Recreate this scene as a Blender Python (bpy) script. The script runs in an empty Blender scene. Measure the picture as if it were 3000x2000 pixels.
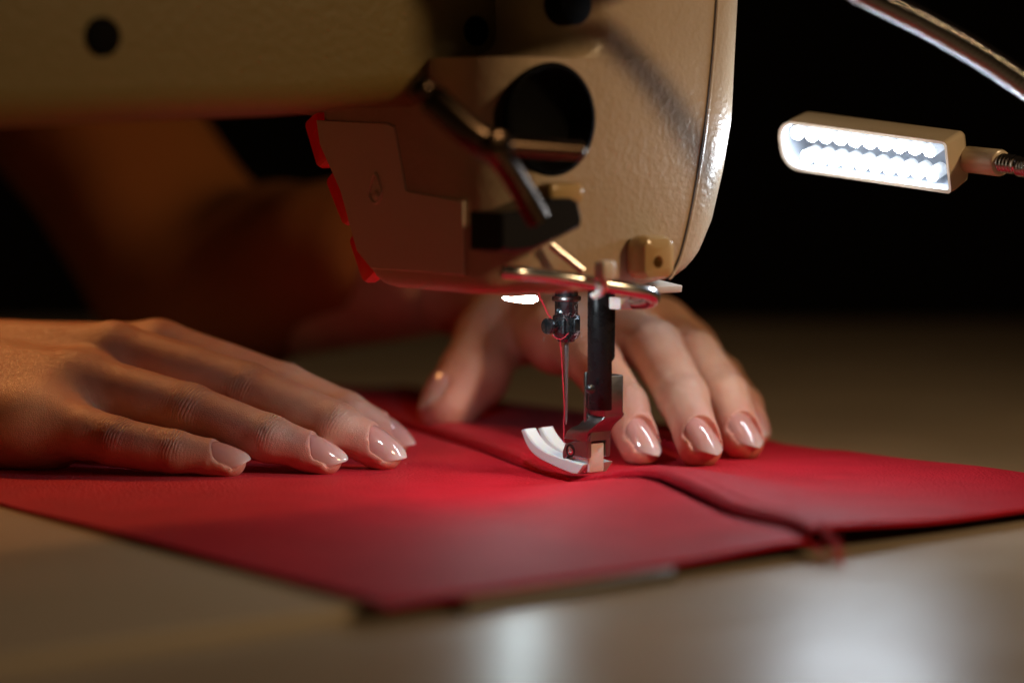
import bpy, bmesh, math, random
import numpy as np
from mathutils import Vector, Matrix

random.seed(7); np.random.seed(7)
MM = 0.001
scene = bpy.context.scene
COL = scene.collection

# ------------------------------------------------------------------ camera
F = 7083.0; DC = 700.0; H = 99.0; PITCH = math.atan(600.0 / F)
cam = bpy.data.cameras.new('camera'); camo = bpy.data.objects.new('camera', cam); COL.objects.link(camo)
camo.location = (0, -DC * MM, H * MM); camo.rotation_euler = (math.pi / 2 - PITCH, 0, 0)
cam.sensor_width = 36; cam.lens = 85; cam.clip_start = 0.01; cam.clip_end = 50
cam.dof.use_dof = True; cam.dof.focus_distance = 0.703; cam.dof.aperture_fstop = 4.5
scene.camera = camo

# ------------------------------------------------------------------ world, lights, exposure
w = bpy.data.worlds.new('World'); scene.world = w; w.use_nodes = True
w.node_tree.nodes['Background'].inputs[0].default_value = (0.9, 0.55, 0.3, 1)
w.node_tree.nodes['Background'].inputs[1].default_value = 0.014

def area(name, loc, tgt, size, power, col, size_y=None):
    l = bpy.data.lights.new(name, 'AREA'); l.size = size * MM; l.energy = power; l.color = col
    if size_y: l.shape = 'RECTANGLE'; l.size_y = size_y * MM
    o = bpy.data.objects.new(name, l); COL.objects.link(o); o.location = Vector(loc) * MM
    d = (Vector(tgt) - Vector(loc)).normalized(); o.rotation_euler = d.to_track_quat('-Z', 'Y').to_euler()
    return o
_k = area('warm_room_lamp', (660, -370, 430), (75, -30, 50), 75, 0.33, (1.0, 0.66, 0.34)); _k.data.spread = math.radians(74)
_w = area('warm_desk_lamp', (-330, 330, 560), (-135, 25, 20), 50, 0.05, (1.0, 0.40, 0.12)); _w.data.spread = math.radians(34)

scene.view_settings.view_transform = 'Standard'; scene.view_settings.look = 'None'
scene.view_settings.exposure = 0.1; scene.view_settings.gamma = 1
scene.cycles.use_denoising = True
scene.cycles.max_bounces = 8
scene.cycles.sample_clamp_indirect = 6

# ------------------------------------------------------------------ projection helpers (photo pixel + real depth -> point, mm)
CP, SP = math.cos(PITCH), math.sin(PITCH)
def ray(px, py):
    u = (px - 1500) / F; v = (1000 - py) / F
    return np.array([u, CP + v * SP, -SP + v * CP])
def P(px, py, y):
    r = ray(px, py); t = (y + DC) / r[1]
    return np.array([r[0] * t, y, H + r[2] * t])
def G(px, py, z=0.0):
    r = ray(px, py); t = (z - H) / r[2]
    return np.array([r[0] * t, -DC + r[1] * t, z])

# machine frame: origin under the needle, A towards the head's end, B towards the operator
ANG = math.radians(39)
NX, NY = 15.8, 0.0
A = np.array([math.cos(ANG), math.sin(ANG), 0]); B = np.array([-math.sin(ANG), math.cos(ANG), 0])
def loc(p):
    q = np.asarray(p, float) - np.array([NX, NY, 0]); return np.array([q @ A, q @ B, q[2]])
def wor(p):
    return np.array([NX, NY, 0]) + A * p[0] + B * p[1] + np.array([0, 0, p[2]])
def PL(px, py, y): return loc(P(px, py, y))
def PLX(px, py, X=None, Y=None):
    """machine-frame point on the plane X=const or Y=const seen at that pixel"""
    o = loc(np.array([0, -DC, H])); r = ray(px, py); d = np.array([r @ A, r @ B, r[2]])
    t = (X - o[0]) / d[0] if X is not None else (Y - o[1]) / d[1]
    return o + d * t

# ------------------------------------------------------------------ materials
def mat(name, col, rough=0.5, metal=0.0, **kw):
    m = bpy.data.materials.new(name); m.use_nodes = True
    b = m.node_tree.nodes['Principled BSDF']
    b.inputs['Base Color'].default_value = (*col, 1); b.inputs['Roughness'].default_value = rough
    b.inputs['Metallic'].default_value = metal
    for k, v in kw.items():
        b.inputs[k.replace('_', ' ')].default_value = v
    return m
def nd(m, t, **kw):
    n = m.node_tree.nodes.new(t)
    for k, v in kw.items():
        if k in n.inputs: n.inputs[k].default_value = v
        else: setattr(n, k, v)
    return n
def lk(m, a, b): m.node_tree.links.new(a, b)
def coord(m): return nd(m, 'ShaderNodeTexCoord').outputs['Object']
def bump_noise(m, scale, strength, dist, detail=4, prev=None, tex='noise', vec=None):
    b = m.node_tree.nodes['Principled BSDF']
    if tex == 'noise': t = nd(m, 'ShaderNodeTexNoise', Scale=scale, Detail=detail); out = t.outputs['Fac']
    else:
        t = nd(m, 'ShaderNodeTexVoronoi', Scale=scale); out = t.outputs['Distance']
    lk(m, vec or coord(m), t.inputs['Vector'])
    bp = nd(m, 'ShaderNodeBump', Strength=strength, Distance=dist)
    lk(m, out, bp.inputs['Height'])
    if prev is not None: lk(m, prev.outputs[0], bp.inputs['Normal'])
    lk(m, bp.outputs[0], b.inputs['Normal']); return bp
def vary(m, c1, c2, scale, detail=4, lo=0.35, hi=0.65, sock='Base Color'):
    b = m.node_tree.nodes['Principled BSDF']
    t = nd(m, 'ShaderNodeTexNoise', Scale=scale, Detail=detail); lk(m, coord(m), t.inputs['Vector'])
    r = nd(m, 'ShaderNodeValToRGB'); e = r.color_ramp.elements
    e[0].position = lo; e[1].position = hi
    f = lambda c: (*c, 1) if hasattr(c, '__len__') else (c, c, c, 1)
    e[0].color = f(c1); e[1].color = f(c2)
    lk(m, t.outputs['Fac'], r.inputs['Fac']); lk(m, r.outputs['Color'], b.inputs[sock]); return r

M = {}
M['table'] = mat('table_laminate', (0.36, 0.31, 0.25), 0.34, Specular_IOR_Level=0.42)
vary(M['table'], (0.50, 0.42, 0.315), (0.60, 0.505, 0.385), 9)
vary(M['table'], 0.31, 0.38, 40, 5, sock='Roughness')
M['bed'] = mat('bed_enamel', (0.52, 0.44, 0.33), 0.38, Specular_IOR_Level=0.38)
vary(M['bed'], 0.34, 0.42, 60, 5, sock='Roughness')
M['steel'] = mat('brushed_steel', (0.2, 0.195, 0.18), 0.45, 1.0)
M['wall'] = mat('dark_wall', (0.02, 0.018, 0.014), 0.8)
M['enamel'] = mat('beige_wrinkle_enamel', (0.54, 0.40, 0.25), 0.28, Specular_IOR_Level=0.55)
_b = bump_noise(M['enamel'], 620, 0.4, 0.0005, 3)
bump_noise(M['enamel'], 300, 0.25, 0.0008, 2, _b)
vary(M['enamel'], (0.49, 0.375, 0.25), (0.56, 0.44, 0.305), 38, 5, .3, .7)
M['arm'] = mat('shaded_arm_enamel', (0.20, 0.145, 0.042), 0.42)  # head's beige paint, darkened here to paint in the arm's dimmer light
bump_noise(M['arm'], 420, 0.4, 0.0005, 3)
M['cover'] = mat('beige_plastic_cover', (0.74, 0.68, 0.54), 0.42)
bump_noise(M['cover'], 900, 0.08, 0.0003, 2)
M['seam_dark'] = mat('joint_gap', (0.03, 0.02, 0.015), 0.7)
M['boss'] = mat('glossy_beige', (0.55, 0.38, 0.18), 0.16)
M['black'] = mat('black_plastic', (0.008, 0.008, 0.009), 0.3)
M['blackgloss'] = mat('black_gloss', (0.006, 0.006, 0.007), 0.5)
M['blued'] = mat('blued_steel', (0.11, 0.125, 0.14), 0.3, 0.9)
vary(M['blued'], 0.18, 0.32, 500, 4, sock='Roughness')
M['gunbar'] = mat('black_oxide_bar', (0.018, 0.018, 0.02), 0.28, 0.6)
vary(M['gunbar'], 0.2, 0.36, 300, 4, sock='Roughness')
M['nickel'] = mat('nickel_plate', (0.30, 0.295, 0.29), 0.27, 1.0)
vary(M['nickel'], 0.30, 0.36, 900, 5, sock='Roughness')
M['chrome'] = mat('chrome', (0.66, 0.66, 0.66), 0.2, 1.0)
M['neck'] = mat('gooseneck_chrome', (0.42, 0.42, 0.43), 0.1, 1.0)
M['brownmetal'] = mat('dark_polished_lever', (0.09, 0.06, 0.04), 0.25, 1.0)
M['ptfe'] = mat('white_ptfe', (0.82, 0.82, 0.82), 0.35, Subsurface_Weight=0.3, Subsurface_Scale=0.002)
bump_noise(M['ptfe'], 600, 0.1, 0.0002, 3)
M['red_leather'] = mat('red_leatherette', (0.50, 0.006, 0.016), 0.55, Specular_IOR_Level=0.13, Sheen_Weight=0.13, Sheen_Roughness=0.35, Sheen_Tint=(1, 0.62, 0.75, 1))
vary(M['red_leather'], (0.52, 0.005, 0.018), (0.60, 0.008, 0.025), 60)
_b = bump_noise(M['red_leather'], 1300, 0.5, 0.0005, 4)
_b = bump_noise(M['red_leather'], 1000, 0.5, 0.0006, 2, _b, 'voronoi')
bump_noise(M['red_leather'], 60, 0.15, 0.002, 2, _b)
M['red_under'] = mat('leatherette_backing', (0.10, 0.01, 0.012), 0.9)
M['thread'] = mat('red_thread', (0.60, 0.02, 0.04), 0.6)
M['pitch'] = mat('deep_black', (0.003, 0.003, 0.003), 0.8, Specular_IOR_Level=0.1)
M['lint'] = mat('lint', (0.75, 0.6, 0.6), 0.6)
M['redbtn'] = mat('red_button_plastic', (0.6, 0.004, 0.002), 0.35)
_p = M['redbtn'].node_tree.nodes['Principled BSDF']
_p.inputs['Emission Color'].default_value = (1, 0.004, 0.0, 1); _p.inputs['Emission Strength'].default_value = 0.035  # faint emission stands in for light shining through the buttons
M['clear'] = mat('clear_plastic', (0.9, 0.93, 0.95), 0.12, Transmission_Weight=0.6, IOR=1.46)
M['whitepl'] = mat('white_plastic', (0.62, 0.58, 0.52), 0.3)
M['lamp_shell'] = mat('lamp_shell_plastic', (0.62, 0.52, 0.38), 0.22)
M['lamp_in'] = mat('lamp_inside', (0.26, 0.28, 0.32), 0.3)
M['nylon'] = mat('translucent_nylon', (0.8, 0.74, 0.68), 0.3, Subsurface_Weight=0.3, Subsurface_Scale=0.002)
M['shirt'] = mat('black_shirt', (0.006, 0.006, 0.005), 0.9)
M['sleeve'] = mat('rust_sleeve', (0.34, 0.11, 0.02), 0.9)
def emis(name, col, s):
    m = mat(name, (0.9, 0.9, 0.9), 0.2)
    p = m.node_tree.nodes['Principled BSDF']
    p.inputs['Emission Color'].default_value = (*col, 1); p.inputs['Emission Strength'].default_value = s
    return m
M['led'] = emis('lit_led', (0.80, 0.90, 1.0), 110)
M['led_side'] = emis('led_barrel', (0.80, 0.90, 1.0), .45)
M['built_led'] = emis('built_in_led', (0.76, 0.93, 1.0), 230)
# skin
sk = mat('skin', (0.60, 0.33, 0.22), 0.42, Subsurface_Weight=0.35, Subsurface_Scale=0.0035)
sk.node_tree.nodes['Principled BSDF'].inputs['Subsurface Radius'].default_value = (1.0, 0.35, 0.2)
M['skin'] = sk
def skin_nodes(m):
    b = m.node_tree.nodes['Principled BSDF']; co = coord(m)
    n1 = nd(m, 'ShaderNodeTexNoise', Scale=75, Detail=6); lk(m, co, n1.inputs['Vector'])
    r = nd(m, 'ShaderNodeValToRGB'); e = r.color_ramp.elements
    e[0].position = .32; e[1].position = .68
    e[0].color = (0.66, 0.315, 0.21, 1); e[1].color = (0.79, 0.48, 0.34, 1)
    lk(m, n1.outputs['Fac'], r.inputs['Fac'])
    tip = nd(m, 'ShaderNodeAttribute', attribute_name='tip')
    mix = nd(m, 'ShaderNodeMix', data_type='RGBA'); mix.inputs[7].default_value = (0.80, 0.34, 0.28, 1)
    lk(m, tip.outputs['Fac'], mix.inputs[0]); lk(m, r.outputs['Color'], mix.inputs[6])
    # red in the knuckles' creases
    wr = nd(m, 'ShaderNodeAttribute', attribute_name='wr')
    sep = nd(m, 'ShaderNodeSeparateXYZ'); lk(m, wr.outputs['Vector'], sep.inputs[0])
    mix2 = nd(m, 'ShaderNodeMix', data_type='RGBA'); mix2.inputs[7].default_value = (0.50, 0.20, 0.13, 1)
    mu = nd(m, 'ShaderNodeMath', operation='MULTIPLY'); mu.inputs[1].default_value = 0.12
    lk(m, sep.outputs['Z'], mu.inputs[0]); lk(m, mu.outputs[0], mix2.inputs[0]); lk(m, mix.outputs[2], mix2.inputs[6])
    lk(m, mix2.outputs[2], b.inputs['Base Color'])
    # transverse wrinkles: attribute (along mm, across mm, weight)
    nz = nd(m, 'ShaderNodeTexNoise', Scale=150, Detail=2); lk(m, co, nz.inputs['Vector'])
    a1 = nd(m, 'ShaderNodeMath', operation='MULTIPLY_ADD'); a1.inputs[1].default_value = 2.2
    lk(m, nz.outputs['Fac'], a1.inputs[0]); lk(m, sep.outputs['X'], a1.inputs[2])
    a2 = nd(m, 'ShaderNodeMath', operation='MULTIPLY'); a2.inputs[1].default_value = 2 * math.pi / 1.9; lk(m, a1.outputs[0], a2.inputs[0])
    si = nd(m, 'ShaderNodeMath', operation='SINE'); lk(m, a2.outputs[0], si.inputs[0])
    ab = nd(m, 'ShaderNodeMath', operation='ABSOLUTE'); lk(m, si.outputs[0], ab.inputs[0])
    pw = nd(m, 'ShaderNodeMath', operation='POWER'); pw.inputs[1].default_value = 0.5; lk(m, ab.outputs[0], pw.inputs[0])
    hh = nd(m, 'ShaderNodeMath', operation='MULTIPLY'); lk(m, pw.outputs[0], hh.inputs[0]); lk(m, sep.outputs['Z'], hh.inputs[1])
    nb_ = nd(m, 'ShaderNodeTexNoise', Scale=420, Detail=2); lk(m, co, nb_.inputs['Vector'])
    h2 = nd(m, 'ShaderNodeMath', operation='MULTIPLY'); lk(m, hh.outputs[0], h2.inputs[0]); lk(m, nb_.outputs['Fac'], h2.inputs[1]); hh = h2
    b1 = nd(m, 'ShaderNodeBump', Strength=0.9, Distance=0.0006); lk(m, hh.outputs[0], b1.inputs['Height'])
    # fine skin lines, stretched across the finger
    v = nd(m, 'ShaderNodeTexVoronoi', Scale=2000, feature='DISTANCE_TO_EDGE'); lk(m, co, v.inputs['Vector'])
    b2 = nd(m, 'ShaderNodeBump', Strength=0.4, Distance=0.0004); lk(m, v.outputs['Distance'], b2.inputs['Height'])
    lk(m, b1.outputs[0], b2.inputs['Normal'])
    n3 = nd(m, 'ShaderNodeTexNoise', Scale=420, Detail=4); lk(m, co, n3.inputs['Vector'])
    b3 = nd(m, 'ShaderNodeBump', Strength=0.35, Distance=0.0004); lk(m, n3.outputs['Fac'], b3.inputs['Height'])
    lk(m, b2.outputs[0], b3.inputs['Normal']); lk(m, b3.outputs[0], b.inputs['Normal'])
skin_nodes(sk)
nail = mat('nail_lacquer', (0.72, 0.45, 0.40), 0.07, Subsurface_Weight=0.25, Subsurface_Scale=0.001, Coat_Weight=0.6, Coat_Roughness=0.03)
M['nail'] = nail
_at = nd(nail, 'ShaderNodeAttribute', attribute_name='u')
_r = nd(nail, 'ShaderNodeValToRGB'); _e = _r.color_ramp.elements
_e[0].position = 0.0; _e[0].color = (0.72, 0.33, 0.29, 1); _e[1].position = 0.97; _e[1].color = (0.80, 0.64, 0.62, 1)
_x = _e.new(0.62); _x.color = (0.78, 0.42, 0.38, 1)
lk(nail, _at.outputs['Fac'], _r.inputs['Fac']); lk(nail, _r.outputs['Color'], nail.node_tree.nodes['Principled BSDF'].inputs['Base Color'])

# ------------------------------------------------------------------ mesh helpers
def mk(name, verts, faces, m, parent=None, smooth=True, sharp=35, mats=None, mi=None):
    """verts in mm in the parent's frame"""
    me = bpy.data.meshes.new(name)
    me.from_pydata([tuple(float(c) * MM for c in v) for v in verts], [], [tuple(int(i) for i in f) for f in faces])
    me.validate(); me.update()
    bm = bmesh.new(); bm.from_mesh(me); bmesh.ops.recalc_face_normals(bm, faces=bm.faces); bm.to_mesh(me); bm.free()
    o = bpy.data.objects.new(name, me); COL.objects.link(o)
    for q in (mats or [m]): me.materials.append(q)
    if mi is not None: me.polygons.foreach_set('material_index', mi)
    if smooth:
        me.polygons.foreach_set('use_smooth', [True] * len(me.polygons))
        if sharp:
            try: me.set_sharp_from_angle(angle=math.radians(sharp))
            except Exception: pass
    if parent is not None: o.parent = parent
    return o
def empty(name, label, cat, locmm=(0, 0, 0), rz=0.0, group=None):
    o = bpy.data.objects.new(name, None); COL.objects.link(o); o.empty_display_size = 0.01
    o.location = Vector([float(c) for c in locmm]) * MM; o.rotation_euler = (0, 0, rz)
    tag(o, label, cat, group); return o
def tag(o, label=None, cat=None, group=None, kind=None):
    if label: o['label'] = label
    if cat: o['category'] = cat
    if group: o['group'] = group
    if kind: o['kind'] = kind
class MB:
    def __init__(s): s.v = []; s.f = []
    def add(s, v, f):
        n = len(s.v); s.v += [tuple(p) for p in v]; s.f += [tuple(i + n for i in q) for q in f]; return s
    def build(s, name, m, parent=None, **k): return mk(name, s.v, s.f, m, parent, **k)
def loft(rings, cap=True, closed=True):
    n = len(rings[0]); v = [p for r in rings for p in r]; f = []
    for i in range(len(rings) - 1):
        for j in range(n if closed else n - 1):
            k = (j + 1) % n; f.append((i * n + j, i * n + k, (i + 1) * n + k, (i + 1) * n + j))
    if cap: f.append(tuple(range(n - 1, -1, -1))); f.append(tuple((len(rings) - 1) * n + j for j in range(n)))
    return v, f
def frame(d, up=(0, 0, 1)):
    d = np.asarray(d, float); d = d / np.linalg.norm(d); up = np.asarray(up, float)
    s = np.cross(d, up)
    if np.linalg.norm(s) < 1e-4: s = np.cross(d, (1, 0, 0))
    s /= np.linalg.norm(s); return d, s, np.cross(s, d)
def tube(pts, r, n=16, cap=True, up=(0, 0, 1), flat=1.0):
    pts = [np.asarray(p, float) for p in pts]
    rr = r if hasattr(r, '__len__') else [r] * len(pts)
    rings = []; s0 = None
    for i, p in enumerate(pts):
        d = pts[min(i + 1, len(pts) - 1)] - pts[max(i - 1, 0)]
        d = d / np.linalg.norm(d)
        if s0 is None: _, s, u = frame(d, up)
        else:
            s = s0 - d * (s0 @ d); s /= np.linalg.norm(s); u = np.cross(s, d)
        s0 = s
        rings.append([p + (s * math.cos(2 * math.pi * j / n) + u * flat * math.sin(2 * math.pi * j / n)) * rr[i] for j in range(n)])
    return loft(rings, cap)
def catmull(pts, n=10):
    pts = [np.asarray(p, float) for p in pts]; P_ = [2 * pts[0] - pts[1]] + pts + [2 * pts[-1] - pts[-2]]; out = []
    for i in range(1, len(P_) - 2):
        for k in range(n):
            t = k / n; a, b, c, d = P_[i - 1:i + 3]
            out.append(0.5 * (2 * b + (c - a) * t + (2 * a - 5 * b + 4 * c - d) * t * t + (3 * b - a - 3 * c + d) * t ** 3))
    out.append(pts[-1]); return out
def cyl(p0, p1, r, n=32, ch=0.25, r1=None):
    """chamfered cylinder"""
    p0 = np.asarray(p0, float); p1 = np.asarray(p1, float); L = np.linalg.norm(p1 - p0); d = (p1 - p0) / L; r1 = r if r1 is None else r1
    _, s, u = frame(d)
    prof = [(0, r - ch), (ch * .3, r - ch * .3), (ch, r), (L - ch, r1), (L - ch * .3, r1 - ch * .3), (L, r1 - ch)]
    return loft([[p0 + d * h + (s * math.cos(2 * math.pi * j / n) + u * math.sin(2 * math.pi * j / n)) * q for j in range(n)] for h, q in prof])
def rrect(x0, x1, y0, y1, r, n=6):
    """rounded rectangle, ccw; r a number or four (x0y0, x1y0, x1y1, x0y1)"""
    R = r if hasattr(r, '__len__') else [r] * 4; out = []
    for (cx, cy, q, a0) in ((x0, y0, R[0], 180), (x1, y0, R[1], 270), (x1, y1, R[2], 0), (x0, y1, R[3], 90)):
        ccx = cx + q if cx == x0 else cx - q; ccy = cy + q if cy == y0 else cy - q
        for k in range(n + 1):
            a = math.radians(a0 + 90 * k / n); out.append((ccx + q * math.cos(a), ccy + q * math.sin(a)))
    return out
def rbox(c, ax, ay, az, sx, sy, sz, r=0.5, n=4):
    """box with rounded vertical-edge profile and softened ends; ax,ay,az unit axes"""
    c, ax, ay, az = [np.asarray(q, float) for q in (c, ax, ay, az)]; rings = []
    for (h, ins) in ((-sz / 2, r), (-sz / 2 + r * .3, r * .3), (-sz / 2 + r, 0), (sz / 2 - r, 0), (sz / 2 - r * .3, r * .3), (sz / 2, r)):
        pr = rrect(-sx / 2 + ins, sx / 2 - ins, -sy / 2 + ins, sy / 2 - ins, max(r * 1.0 - ins * .7, .05), n)
        rings.append([c + ax * p[0] + ay * p[1] + az * h for p in pr])
    return loft(rings)
def prism(poly, o, e1, e2, e3, t, ch=0.3):
    """extrude polygon (in e1,e2) along e3 by t from o, with a small chamfer"""
    o, e1, e2, e3 = [np.asarray(q, float) for q in (o, e1, e2, e3)]; poly = [np.array(p, float) for p in poly]
    n = len(poly); ar = sum(poly[i][0] * poly[(i + 1) % n][1] - poly[(i + 1) % n][0] * poly[i][1] for i in range(n))
    sg = 1 if ar > 0 else -1; ins = []
    for i in range(n):
        a, b, c = poly[i - 1], poly[i], poly[(i + 1) % n]
        d1 = (b - a) / (np.linalg.norm(b - a) + 1e-9); d2 = (c - b) / (np.linalg.norm(c - b) + 1e-9)
        n1 = np.array([-d1[1], d1[0]]) * sg; n2 = np.array([-d2[1], d2[0]]) * sg
        m_ = n1 + n2; m_ /= max(np.linalg.norm(m_), .3); ins.append(b + m_ * ch)
    rings = []
    for h, pl in ((0, ins), (ch, poly), (t - ch, poly), (t, ins)):
        rings.append([o + e1 * p[0] + e2 * p[1] + e3 * h for p in pl])
    return loft(rings)
def sphere(c, r, nu=14, nv=9, ax=None, k=1.0):
    c = np.asarray(c, float); d, s, u = frame(ax if ax is not None else (0, 0, 1)); rings = []
    for i in range(nv + 1):
        th = math.pi * i / nv; rad = max(math.sin(th), .02) * r
        rings.append([c + d * (-math.cos(th) * r * k) + (s * math.cos(2 * math.pi * j / nu) + u * math.sin(2 * math.pi * j / nu)) * rad for j in range(nu)])
    return loft(rings)
def smooth_poly(pts, n=5):
    """closed catmull"""
    pts = [np.array(p, float) for p in pts]; N = len(pts); out = []
    for i in range(N):
        a, b, c, d = pts[i - 1], pts[i], pts[(i + 1) % N], pts[(i + 2) % N]
        for k in range(n):
            t = k / n; out.append(0.5 * (2 * b + (c - a) * t + (2 * a - 5 * b + 4 * c - d) * t * t + (3 * b - a - 3 * c + d) * t ** 3))
    return out

# ------------------------------------------------------------------ signed-distance modelling
def surface_nets(f, org, h):
    s = f < 0
    nx, ny, nz = f.shape
    cs = np.zeros((nx - 1, ny - 1, nz - 1), np.int8)
    for i in (0, 1):
        for j in (0, 1):
            for k in (0, 1): cs += s[i:nx - 1 + i, j:ny - 1 + j, k:nz - 1 + k]
    act = (cs > 0) & (cs < 8); idx = np.full(act.shape, -1, np.int64); ii = np.argwhere(act); idx[act] = np.arange(len(ii))
    acc = np.zeros((len(ii), 3)); cnt = np.zeros(len(ii))
    cor = [(i, j, k) for i in (0, 1) for j in (0, 1) for k in (0, 1)]
    for a in cor:
        for ax in range(3):
            if a[ax]: continue
            b = list(a); b[ax] = 1
            fa = f[ii[:, 0] + a[0], ii[:, 1] + a[1], ii[:, 2] + a[2]]; fb = f[ii[:, 0] + b[0], ii[:, 1] + b[1], ii[:, 2] + b[2]]
            m = (fa < 0) != (fb < 0); t = np.where(m, fa / np.where(m, fa - fb, 1), 0)
            p = np.tile(np.array(a, float), (len(ii), 1)); p[:, ax] += t
            acc[m] += p[m]; cnt[m] += 1
    v = (ii + acc / cnt[:, None]) * h + org
    faces = []
    for ax in range(3):
        o1, o2 = (ax + 1) % 3, (ax + 2) % 3
        sl = [slice(None)] * 3; sl2 = [slice(None)] * 3; sl[ax] = slice(0, -1); sl2[ax] = slice(1, None)
        ch = s[tuple(sl)] != s[tuple(sl2)]; e = np.argwhere(ch)
        e = e[(e[:, o1] > 0) & (e[:, o2] > 0) & (e[:, o1] < f.shape[o1] - 1) & (e[:, o2] < f.shape[o2] - 1)]
        def g(d1, d2):
            q = e.copy(); q[:, o1] -= d1; q[:, o2] -= d2; return idx[q[:, 0], q[:, 1], q[:, 2]]
        quad = np.stack([g(0, 0), g(1, 0), g(1, 1), g(0, 1)], 1)
        fl = s[e[:, 0], e[:, 1], e[:, 2]]
        quad[~fl] = quad[~fl][:, ::-1]
        faces.append(quad)
    return v, np.concatenate(faces)
def cap_sd(p, a, b, ra, rb):
    a = np.asarray(a, np.float32); b = np.asarray(b, np.float32); ab = b - a
    t = np.clip(((p - a) @ ab) / float(ab @ ab), 0, 1)
    return np.linalg.norm(p - a - t[..., None] * ab, axis=-1) - (ra + (rb - ra) * t), t
def smin(a, b, k):
    h = np.clip(0.5 + 0.5 * (b - a) / k, 0, 1); return b + (a - b) * h - k * h * (1 - h)
def smax(a, b, k): return -smin(-a, -b, k)

def nail_w(u, W):
    """half width along the nail, u 0..1 (almond)"""
    u = np.clip(u, 0, 1)
    base = np.sqrt(np.clip(1 - (1 - np.clip(u / .28, 0, 1)) ** 2, 0, 1))
    tip = np.clip(1 - np.clip((u - .52) / .48, 0, 1) ** 2.0, 0, 1) ** 0.75
    return W * np.minimum(base, tip) * (1 - .04 * np.abs(u - .4))
class Nail:
    def __init__(s, tipc, d, n, r, L=12.0, W=None, back=5.0, lift=0.0, pitch=0.0):
        d = np.asarray(d, float); d /= np.linalg.norm(d); n = np.asarray(n, float); n -= d * (n @ d); n /= np.linalg.norm(n)
        c, q = math.cos(pitch), math.sin(pitch); d2 = d * c - n * q; n2 = n * c + d * q
        s.d, s.n = d2, n2; s.t = np.cross(n2, d2); s.L = L; s.W = W or r * .93
        s.o = np.asarray(tipc, float) - d * back + n * (r - .35 + lift); s.R = s.W * 1.06
    def hn(s, l, t):
        tt = np.clip(np.abs(t), 0, s.R * .97); return -(s.R - np.sqrt(s.R ** 2 - tt ** 2)) - 0.020 * np.clip(l, 0, 40) ** 2
    def carve(s, p, d):
        q = p - s.o.astype(np.float32); l = q @ s.d.astype(np.float32); t = q @ s.t.astype(np.float32); h = q @ s.n.astype(np.float32)
        o = nail_w(l / s.L, s.W) + .3 - np.abs(t)
        o = np.where(l < 0, -.3 - np.abs(l), o); o = np.where(l > s.L, np.minimum(o, s.L + 2 - l), o)
        # beyond the nail bed the free edge stands clear of the skin
        c = np.minimum(o, h - (s.hn(l, t) - .35))
        d = smax(d, c, .35)
        # raised fold of skin round the base
        ring = np.exp(-((o + .55) / .7) ** 2) * np.exp(-((h - s.hn(l, t)) / 1.2) ** 2) * (l < s.L * .62) * (l > -1.2) * (np.abs(t) < s.W + 1.2)
        return d - .28 * ring
    def build(s, parent, name='fingernail'):
        nu, nv = 22, 15; V = []; U = []
        for side in (0, 1):
            for i in range(nu + 1):
                u = (i / nu) ** .9; w_ = float(nail_w(np.array(max(u, .004) if i < nu else .998), s.W)); l = u * s.L
                for j in range(nv + 1):
                    t = (2 * j / nv - 1) * max(w_, .05); h = float(s.hn(np.array(l), np.array(t)))
                    edge = (abs(2 * j / nv - 1)) ** 6
                    th = .42 * (1 - .6 * edge) if side == 0 else -.12
                    V.append(s.o + s.d * l + s.t * t + s.n * (h + th * .5)); U.append(u)
        f = []; K = (nu + 1) * (nv + 1); w1 = nv + 1
        for i in range(nu):
            for j in range(nv):
                a = i * w1 + j; f.append((a, a + w1, a + w1 + 1, a + 1)[::-1]); f.append((K + a, K + a + 1, K + a + w1 + 1, K + a + w1)[::-1])
        for i in range(nu):
            a = i * w1; f.append((a, K + a, K + a + w1, a + w1)[::-1]); a = i * w1 + nv; f.append((a, a + w1, K + a + w1, K + a)[::-1])
        for j in range(nv):
            a = j; f.append((a, a + 1, K + a + 1, K + a)[::-1]); a = nu * w1 + j; f.append((a, K + a, K + a + 1, a + 1)[::-1])
        o = mk(name, V, f, M['nail'], parent, sharp=60)
        at = o.data.attributes.new('u', 'FLOAT', 'POINT'); at.data.foreach_set('value', np.array(U, np.float32)[:len(o.data.vertices)])
        return o
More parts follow.
